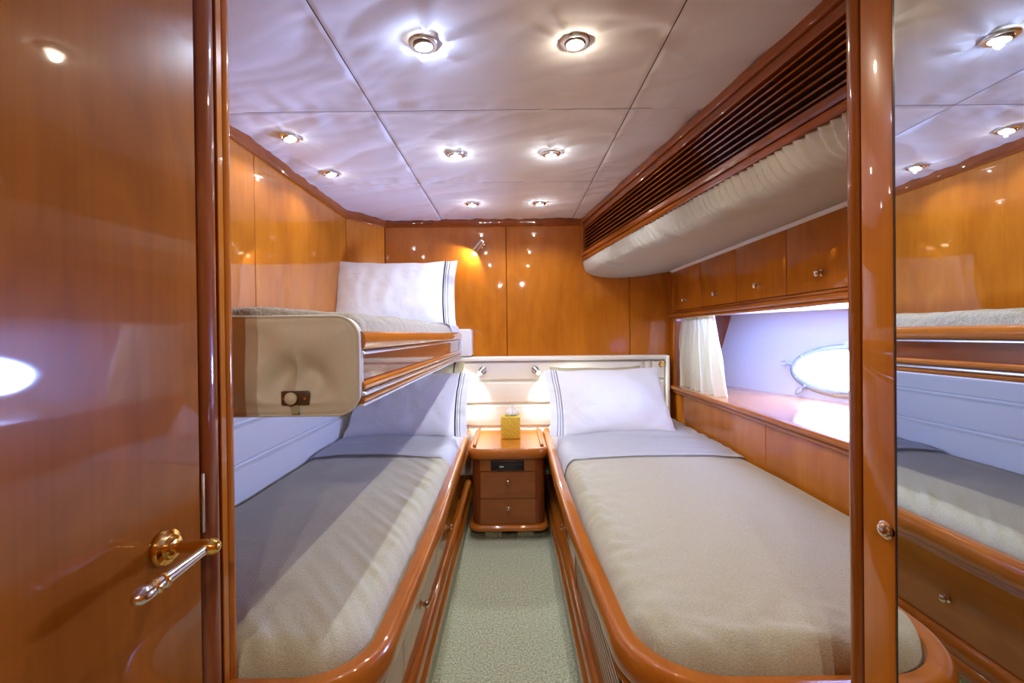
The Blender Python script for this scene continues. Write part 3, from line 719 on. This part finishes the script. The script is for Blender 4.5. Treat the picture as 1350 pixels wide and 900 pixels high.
sL = obj('bed_sheet', sheetcloth(-1, -0.300, -0.995, 2.20, 3.04, 0.577, 8), sheet_m, base=(-0.66, 2.6, 0.5)); tag(sL, 'white sheet folded back over the blanket on the lower left bed', 'sheet', 'folded sheets')

# pillows
def pillow(w, h_, T, seed, flange=1, droop=0.0, nu=90, nv=64):
    """local: x across, y up, z front; flange side = +1 right / -1 left"""
    bm = BM(); lay = bm.loops.layers.uv.verify(); sides = []
    for s_ in (1, -1):
        def fn(u, v, s_=s_):
            a, b_ = u*2 - 1, v*2 - 1
            px = a*w/2*(1 - 0.045*(1 - b_*b_)); py = b_*h_/2*(1 - 0.06*(1 - a*a)) - droop*(a*flange > 0)*abs(a)**3*0.03*(b_ > 0)
            fa = a*flange
            lim = 0.80
            a2 = fa/lim if fa > 0 else fa
            th = (max(0, 1 - abs(a2)**2.6)**(0.55 if fa < 0 else 0.95) if abs(a2) < 1 else 0) * max(0, 1 - abs(b_)**2.6)**0.55
            z = s_*T/2*th
            wr2 = (0.010*nz(px*7 + seed, py*5, s_*3.0 + seed) + 0.006*nz(px*15, py*12 + seed, seed))
            edge = min(1 - abs(a), 1 - abs(b_))
            z += wr2 * sm(edge/0.25) * min(1, th*2)
            q = math.exp(-((abs(fa)-0.86)/0.16)**2) if fa > 0 else math.exp(-((abs(fa)-1.0)/0.15)**2)
            z += 0.012*q*nz(px*6, py*17, seed+7)
            if fa > lim: z += s_*0.0015 + 0.010*math.sin(py*11 + seed)*sm((fa - lim)/0.2)
            py += 0.007*nz(px*9, seed, 2)*(abs(b_)**6); px += 0.007*nz(py*9, seed, 4)*(abs(a)**6)
            return Vector((px, py, z))
        vs = [[bm.verts.new(fn(i/nu, j/nv)) for j in range(nv+1)] for i in range(nu+1)]; sides.append(vs)
        for i in range(nu):
            for j in range(nv):
                idx = ((i, j), (i+1, j), (i+1, j+1), (i, j+1))
                f = bm.faces.new([vs[a][b_] for a, b_ in idx])
                for l, (a, b_) in zip(f.loops, idx): l[lay].uv = ((a/nu) if flange > 0 else 1 - a/nu, b_/nv)
    A, B_ = sides
    rim = [(i, 0) for i in range(nu)] + [(nu, j) for j in range(nv)] + [(i, nv) for i in range(nu, 0, -1)] + [(0, j) for j in range(nv, 0, -1)]
    for k in range(len(rim)):
        (a, b_), (c, d) = rim[k], rim[(k+1) % len(rim)]
        try: bm.faces.new((A[a][b_], A[c][d], B_[c][d], B_[a][b_]))
        except ValueError: pass
    bmesh.ops.remove_doubles(bm, verts=bm.verts[:], dist=0.0003)
    return bm
def place_pillow(w, h_, T, seed, flange, bottom, lean, mat, label, yaw=0.0, roll=0.0, droop=0.0, group='pillows'):
    """bottom = world point of the pillow's bottom centre; lean = degrees back from upright"""
    bm = pillow(w, h_, T, seed, flange, droop)
    M = (Matrix.Rotation(math.radians(yaw), 4, 'Z') @ Matrix.Rotation(math.radians(90 - lean), 4, 'X')
         @ Matrix.Rotation(math.radians(roll), 4, 'Z') @ Matrix.Translation((0, h_/2, 0)))
    bmesh.ops.transform(bm, matrix=Matrix.Translation(bottom) @ M, verts=bm.verts[:])
    o = obj('pillow', bm, mat, base=bottom); tag(o, label, 'pillow', group); return o
place_pillow(0.73, 0.48, 0.13, 3.3, -1, (0.575, 2.59, 0.578), 43, pillow_m, 'plump white pillow at the head of the right-hand bed', roll=1.0)
place_pillow(0.71, 0.47, 0.13, 8.1, 1, (-0.615, 2.59, 0.575), 43, pillow_m, 'plump white pillow at the head of the lower left bed')
place_pillow(0.74, 0.42, 0.12, 5.7, 1, (-0.700, 2.72, 1.212), 15, pillow_m, 'white pillow propped upright on the upper bunk', yaw=3)
place_pillow(0.60, 0.39, 0.08, 1.2, -1, (0.545, 2.82, 0.600), 30, sham_m, 'khaki pillow just showing behind the white pillow on the right-hand bed')
place_pillow(0.66, 0.42, 0.08, 6.2, 1, (-0.645, 2.84, 0.600), 26, sham_m, 'khaki pillow just showing behind the white pillow on the lower left bed')

# ================================================================== UPPER BUNK
bk = thing('upper_bunk', 'fold-down upper bunk with double cherry side rail and padded end, above the lower left bed', 'bunk bed', (-0.7, 2.0, 1.0))
def rail2(x_out, z0, z1, w, y0, y1, far_r=0.0):
    zc, hz = (z0+z1)/2, (z1-z0)/2
    pf = [(x_out - w, z0), (x_out - 0.012, z0)] + [(x_out - 0.012 + 0.012*math.cos(-PI/2 + PI*i/10), zc + hz*math.sin(-PI/2 + PI*i/10)) for i in range(1, 10)] + [(x_out - 0.012, z1), (x_out - w, z1)]
    return extr_y(BM(), pf, y0, y1)
obj('upper_rail', rail2(-0.328, 1.126, 1.170, 0.06, 1.02, 2.975), railY, bk)
obj('upper_trim', B(-0.352, -0.331, 1.02, 2.96, 1.117, 1.1255, r=0.002, seg=2), steel, bk)
obj('side_panel', B(-0.360, -0.346, 1.02, 2.95, 1.04, 1.118), darkY, bk)
obj('lower_rail', rail2(-0.330, 1.034, 1.057, 0.05, 1.02, 2.96), railY, bk)
obj('lower_trim', B(-0.36, -0.3295, 1.02, 2.955, 1.0235, 1.0345, r=0.003, seg=2), steel, bk)
obj('bottom_rail', rail2(-0.331, 1.006, 1.0235, 0.05, 1.02, 2.955), railY, bk)
obj('bottom_trim', B(-0.37, -0.333, 1.02, 2.95, 1.000, 1.0065, r=0.002, seg=2), white_pl, bk)
obj('underside', B(-1.045, -0.362, 1.02, 2.96, 0.996, 1.02), leather_m, bk)
# padded foot end, rounded corners on the aisle side
bm = BM()
x0, x1, z0, z1 = -1.04, -0.337, 0.986, 1.203
def epoly(inset, r):
    pts = []
    for cx, cz, a0 in ((x1 - r, z0 + r, -PI/2), (x1 - r, z1 - r, 0)):
        for i in range(13): a = a0 + PI/2*i/12; pts.append((cx + (r - inset)*math.cos(a), cz + (r - inset)*math.sin(a)))
    pts += [(x0 + inset, z1 - inset), (x0 + inset, z0 + inset)]
    return pts
rings = []
for inset, y in ((0.0, 1.030), (0.0, 1.004), (0.002, 0.999), (0.006, 0.996), (0.012, 0.995)):
    rings.append([bm.verts.new((x, y, z)) for x, z in epoly(inset, 0.05)])
for a, b_ in zip(rings, rings[1:]):
    for k in range(len(a)): bm.faces.new((a[k], a[(k+1) % len(a)], b_[(k+1) % len(a)], b_[k]))
bm.faces.new(rings[0])
# front skin as a gently wrinkled grid
def efn(u, v):
    x = x0 + 0.012 + (x1 - x0 - 0.024)*u; z = z0 + 0.012 + (z1 - z0 - 0.024)*v
    rr = 0.038; cx = x1 - 0.05
    for cz, sgn in ((z0 + 0.05, -1), (z1 - 0.05, 1)):
        if x > cx and (z - cz)*sgn > 0:
            d = math.hypot(x - cx, z - cz)
            m_ = max(x - cx, abs(z - cz))
            if d > 1e-6: k = m_/d; x, z = cx + (x - cx)*k, cz + (z - cz)*k
    edge = min(x - x0, x1 - x, z - z0, z1 - z) - 0.012
    e = sm(edge/0.03)
    lx_, lz_ = x + 0.475, z - 1.035        # creases fan out from the latch
    fan = math.atan2(lz_ + 0.02, lx_); rad = math.hypot(lx_, lz_)
    y = 0.995 - 0.004*e
    y += e*(0.030*math.exp(-((rad - 0.05)/0.030)**2)*max(0, math.sin(fan))*abs(math.cos(fan))**0.5*2.0)
    y += e*(0.020*nz(x*10, z*8, 4) + 0.008*nz(x*6 + z*14, z*6, 9))
    return Vector((x, y, z))
grid(bm, efn, 120, 50)
ep = obj('end_panel', bm, endpanel_m, bk)
pp = [Vector((x, 0.999, z)) for x, z in epoly(0.0, 0.05)]
obj('piping', tube(BM(), pp, 0.0032, 8, closed=True), piping_m, ep)
lp = obj('latch_plate', B(-0.503, -0.442, 0.9855, 0.9945, 1.010, 1.041, r=0.003, seg=2), latch_brown, ep)
obj('latch_knob', lathe(BM(), (-0.477, 0.990, 1.026), (0, -1, 0), [(0, 0.008), (0.006, 0.008), (0.009, 0.0125), (0.014, 0.0135), (0.018, 0.011), (0.021, 0.004), (0.0215, 0)], 24, False), cream_knob, lp)
for sx in (-0.496, -0.450): obj('screw', lathe(BM(), (sx, 0.987, 1.025), (0, -1, 0), [(0, 0.0032), (0.003, 0.003), (0.004, 0)], 12, False), brass, lp)
obj('strap', B(-0.483, -0.466, 0.988, 0.993, 0.990, 1.012, r=0.002, seg=1), sham_m, ep)
# bracket at the head end
br = thing('bunk_bracket', 'white plastic bracket on the back wall carrying the end of the upper bunk', 'bracket', (-0.33, 3.1, 1.0))
obj('plate', B(-0.375, -0.272, 3.050, 3.078, 1.012, 1.195, r=0.010, seg=4), white_pl, br)
obj('arm', B(-0.372, -0.336, 2.98, 3.06, 1.03, 1.15, r=0.006, seg=3), white_pl, br)
obj('packing', B(-0.375, -0.272, 3.078, YB - 0.001, 1.02, 1.19), white_pl, br)
# quilt on the bunk
def qfn(u, v):
    x = -0.345 + (-1.045 + 0.345)*u; y = 1.045 + (3.0 - 1.045)*v; d = -0.345 - x; df = y - 1.045
    t_ = max(0, 1 - d/0.045); p = math.sqrt(max(0, 1 - t_*t_)); t2 = max(0, 1 - df/0.03); p *= math.sqrt(max(0, 1 - t2*t2))
    z = 1.168 + 0.046*p + 0.014*sm(d/0.3) + 0.006*nz(x*7, y*7, 2) + 0.005*sm(d/0.02)*nz(x*6 + y*10, y*17 + x*9, 5)
    return Vector((x, y, z))
bm = BM(); vs = grid(bm, qfn, 90, 230); nx, ny = 90, 230
ring = [vs[i][0] for i in range(nx+1)] + [vs[nx][j] for j in range(1, ny+1)] + [vs[i][ny] for i in range(nx-1, -1, -1)] + [vs[0][j] for j in range(ny-1, 0, -1)]
low = [bm.verts.new((min(-0.39, q.co.x) if False else q.co.x, q.co.y, 1.1702 if q.co.x > -0.389 else 1.05)) for q in ring]
for k in range(len(ring)): k2 = (k+1) % len(ring); bm.faces.new((ring[k], ring[k2], low[k2], low[k]))
ql = obj('quilt', bm, quilt_m, base=(-0.7, 2.0, 1.17)); tag(ql, 'beige quilt laid over the upper bunk mattress', 'quilt')
def fs(u, v):
    x = -0.338 - 0.70*u; y = 2.58 + 0.40*v + 0.02*nz(u*4, 0, 1)*(1-v); d = -0.338 - x
    t_ = max(0, 1 - d/0.05); p = math.sqrt(max(0, 1 - t_*t_))
    return Vector((x, y, 1.173 + 0.052*p + 0.014*sm(d/0.3) + 0.003*nz(x*9, y*20, 6)))
bm = BM(); grid(bm, fs, 50, 40); bmesh.ops.solidify(bm, geom=bm.faces[:], thickness=0.003)
tag(obj('bed_sheet', bm, sheet_m, base=(-0.7, 2.8, 1.2)), 'edge of white sheet under the pillow on the upper bunk', 'sheet')

# ================================================================== NIGHTSTAND
ns = thing('nightstand', 'small cherry nightstand with two drawers and rounded corners between the beds', 'nightstand', (-0.03, 2.80, 0))
FX0, FX1, FY = -0.234, 0.176, 2.560
obj('body', prism(BM(), rrect(FX0, FX1, FY, 3.07, 0.045, 10, (1, 1, 0, 0)), 0.085, 0.456), darkZ, ns)
obj('top', box(prism(BM(), rrect(-0.238, 0.180, 2.552, 3.07, 0.05, 10, (1, 1, 0, 0)), 0.484, 0.512), -0.20, 0.14, 2.60, 3.0, 0.45, 0.49), woodY, ns)
bm = BM(); per = [(-0.238, 3.070)] + arc(-0.238+0.05, 2.552+0.05, 0.05, PI, 1.5*PI, 8) + arc(0.180-0.05, 2.552+0.05, 0.05, 1.5*PI, 2*PI, 8) + [(0.180, 3.070)]
sweep(bm, per, [(0.012, 0.458), (-0.010, 0.460), (-0.016, 0.470), (-0.018, 0.490), (-0.015, 0.508), (-0.006, 0.517), (0.004, 0.518), (0.009, 0.512), (0.012, 0.50)])
obj('edge_moulding', bm, railX, ns)
for sx in (-0.222, 0.164): obj('side_lip', B(sx - 0.008, sx + 0.008, 2.60, 3.066, 0.510, 0.530, r=0.006, seg=3), railY, ns)
bm = BM(); per2 = [(-0.240, 3.070)] + arc(-0.240+0.05, 2.548+0.05, 0.05, PI, 1.5*PI, 8) + arc(0.182-0.05, 2.548+0.05, 0.05, 1.5*PI, 2*PI, 8) + [(0.182, 3.070)]
sweep(bm, per2, [(0.03, 0.056), (-0.010, 0.056), (-0.016, 0.062), (-0.016, 0.076), (-0.008, 0.086), (0.03, 0.090)])
obj('base_moulding', bm, railX, ns)
obj('bottom_board', B(-0.22, 0.16, 2.59, 3.07, 0.057, 0.087), darkZ, ns)
for x0, x1 in ((-0.165, -0.070), (0.020, 0.112)): obj('foot', B(x0, x1, 2.595, 2.70, 0.0, 0.057, r=0.002), carpet_m, ns)
obj('radio_fascia', B(-0.189, 0.123, 2.5545, 2.5615, 0.389, 0.455, r=0.001, seg=1), drawX, ns)
o = obj('stereo', B(-0.127, 0.060, 2.546, 2.556, 0.394, 0.450, r=0.003, seg=2), black_m, ns); o['label'] = 'black stereo unit'
obj('slot', B(-0.075, 0.050, 2.5445, 2.5465, 0.425, 0.431), dark_m, o); obj('button', B(-0.078, -0.055, 2.5435, 2.5465, 0.412, 0.420, r=0.001, seg=1), grey_pl, o)
for z0, z1 in ((0.235, 0.384), (0.090, 0.231)):
    d = obj('drawer', B(-0.188, 0.122, 2.5535, 2.5615, z0, z1, r=0.0015, seg=1), drawX, ns)
    obj('knob', knob_bm((-0.031, 2.5535, (z0+z1)/2 + 0.022), (0, -1, 0), 0.0125), champagne, d)

tb = thing('tissue_box', 'square yellow patterned tissue box on the nightstand', 'tissue box', (-0.015, 2.86, 0.513))
obj('box', B(-0.075, 0.045, 2.80, 2.92, 0.513, 0.645, r=0.003, seg=2), tissuebox_m, tb)
obj('opening', prism(BM(), rrect(-0.050, 0.020, 2.842, 2.878, 0.017), 0.6452, 0.6458), dark_m, tb)
bm = BM()
def tf(u, v):
    a = u*2*PI; fold = 1 + 0.55*math.sin(3*a + 1) + 0.25*math.sin(7*a)
    r_ = max(0.001, (0.013 + 0.020*math.sin(min(1, v*1.15)*PI*0.9)) * (1 - 0.75*v) * fold + 0.006*(1-v))
    return Vector((-0.015 + 1.3*r_*math.cos(a) + 0.006*v, 2.86 + 0.6*r_*math.sin(a), 0.645 + 0.058*v*(1 + 0.16*math.sin(2*a + 0.6) + 0.10*math.sin(5*a))))
grid(bm, tf, 48, 12); bmesh.ops.remove_doubles(bm, verts=bm.verts[:], dist=0.0002); obj('tissue', bm, tissue_m, tb)

# ================================================================== LAMPS
def downlight(x, y, label, bulb, col, power=1.0, eye=(0, 0), aim=(0, 0), glow=1.0, gcol=None):
    t = thing('ceiling_spotlight', label, 'ceiling light', (x, y, CZ), 'recessed ceiling spotlights')
    z = CZ - 0.002
    obj('rim', lathe(BM(), (x, y, z + 0.006), (0, 0, -1), [(0, 0.041), (0.004, 0.0415), (0.008, 0.039), (0.010, 0.034), (0.009, 0.0285), (0.004, 0.027)], 40, False), steel, t)
    d = Vector((eye[0], eye[1], -1)).normalized()
    obj('bulb', lathe(BM(), Vector((x, y, z + 0.004)), d, [(0, 0.026), (0.008, 0.026), (0.011, 0.0225), (0.0125, 0.012), (0.013, 0)], 32, False), bulb, t)
    obj('socket', lathe(BM(), Vector((x, y, z + 0.004)), d, [(0.0, 0.0275), (0.009, 0.0285), (0.0115, 0.0265), (0.011, 0.024)], 32, False), nickel, t)
    light('glow_light', 'POINT', Vector((x, y, z)) + d*0.022, LAMP_W*power*0.045*glow, gcol or col, 0.006, t)
    s_ = light('lamp_light', 'SPOT', Vector((x, y, z)) + d*0.014, LAMP_W*power, col, 0.012, t, spot_size=math.radians(142), spot_blend=0.45)
    s_.rotation_euler = Vector((aim[0], aim[1], -1)).to_track_quat('-Z', 'Y').to_euler()
COOL, WARM, BLUE = (0.93, 0.96, 1.0), (1.0, 0.86, 0.66), (0.72, 0.84, 1.0)
downlight(-0.232, 1.241, 'cool white spotlight, left of the two largest ceiling lights', bulb_cool, BLUE, 1.1, (0.1, 0.1), glow=1.6, gcol=(0.5, 0.62, 1.0))
downlight(0.180, 1.241, 'warm spotlight with a wide chrome rim, right of the two largest ceiling lights', bulb_warm, WARM, 0.9)
downlight(-0.875, 1.814, 'nearer ceiling spotlight above the upper bunk', bulb_cool, COOL, 0.33, (0.25, 0))
downlight(-0.875, 2.222, 'farther ceiling spotlight above the upper bunk', bulb_cool, COOL, 0.33, (0.25, 0))
downlight(-0.238, 2.008, 'left ceiling spotlight of the middle pair over the aisle', bulb_cool, COOL, 1.0)
downlight(0.181, 2.008, 'right ceiling spotlight of the middle pair over the aisle', bulb_cool, COOL, 1.0)
downlight(-0.232, 2.768, 'left ceiling spotlight of the pair nearest the back wall', bulb_cool, COOL, 0.65)
downlight(0.177, 2.768, 'right ceiling spotlight of the pair nearest the back wall', bulb_cool, COOL, 0.65)
downlight(-0.16, -0.85, 'left unseen fill spotlight added in the entry passage behind the viewer', bulb_cool, (1.0, 0.93, 0.82), 1.9, (0, 0.3), (0, 0.45))  # unseen pair of lamps, added as fill light from behind the viewer
downlight(0.16, -0.85, 'right unseen fill spotlight added in the entry passage behind the viewer', bulb_cool, (1.0, 0.93, 0.82), 1.9, (0, 0.3), (0, 0.45))

def read_lamp(x, tilt, label):
    t = thing('reading_lamp', label, 'reading lamp', (x, 3.07, 0.915), 'reading lamps on the headboard')
    obj('base', lathe(BM(), (x, 3.074, 0.915), (0, -1, 0), [(0, 0.026), (0.006, 0.026), (0.010, 0.020), (0.012, 0.010), (0.030, 0.008), (0.031, 0)], 28, False), nickel, t)
    d = Vector((tilt, -0.55, -0.62)).normalized(); p = Vector((x, 3.035, 0.920)) - d*0.02
    obj('head', lathe(BM(), p, d, [(-0.004, 0), (-0.003, 0.012), (0.0, 0.0175), (0.012, 0.0185), (0.013, 0.0172), (0.016, 0.0172), (0.017, 0.0185), (0.052, 0.020), (0.054, 0.018), (0.046, 0.016)], 28, False), nickel, t)
    obj('bulb', lathe(BM(), p, d, [(0.044, 0.0155), (0.046, 0.015), (0.049, 0.008), (0.05, 0)], 20, False), bulb_cool, t)
    s = light('lamp_light', 'SPOT', p + d*0.056, READ_W, (0.97, 0.98, 1.0), 0.014, t, spot_size=math.radians(150), spot_blend=0.6)
    s.rotation_euler = (d + Vector((0, 0.45, 0))).normalized().to_track_quat('-Z', 'Y').to_euler()
read_lamp(-0.199, -0.55, 'small nickel reading lamp lit on the headboard, left of the tissue box')
read_lamp(0.154, 0.55, 'small nickel reading lamp lit on the headboard, right of the tissue box')

sw = thing('wall_spotlight', 'chrome swivel spotlight high on the back wall, shining down-left onto the panelling', 'wall light', (-0.215, 3.15, 1.78))
obj('base', lathe(BM(), (-0.205, YB, 1.775), (0, -1, 0), [(0, 0.022), (0.005, 0.022), (0.008, 0.016), (0.010, 0.007), (0.045, 0.007), (0.046, 0)], 24, False), champagne, sw)
d = Vector((-0.60, 0.10, -0.74)).normalized(); p = Vector((-0.192, 3.105, 1.800))
obj('head', lathe(BM(), p, d, [(-0.004, 0), (-0.003, 0.016), (0.0, 0.021), (0.018, 0.0225), (0.019, 0.0205), (0.024, 0.0205), (0.025, 0.0225), (0.090, 0.0235), (0.092, 0.021), (0.080, 0.019)], 32, False), champagne, sw)
obj('bulb', lathe(BM(), p, d, [(0.076, 0.0185), (0.080, 0.018), (0.084, 0.010), (0.085, 0)], 24, False), bulb_warm, sw)
s = light('lamp_light', 'SPOT', p + d*0.094, 5.0, (1.0, 0.86, 0.64), 0.014, sw, spot_size=math.radians(140), spot_blend=0.35)
s.rotation_euler = Vector((-0.62, 0.42, -0.66)).normalized().to_track_quat('-Z', 'Y').to_euler()
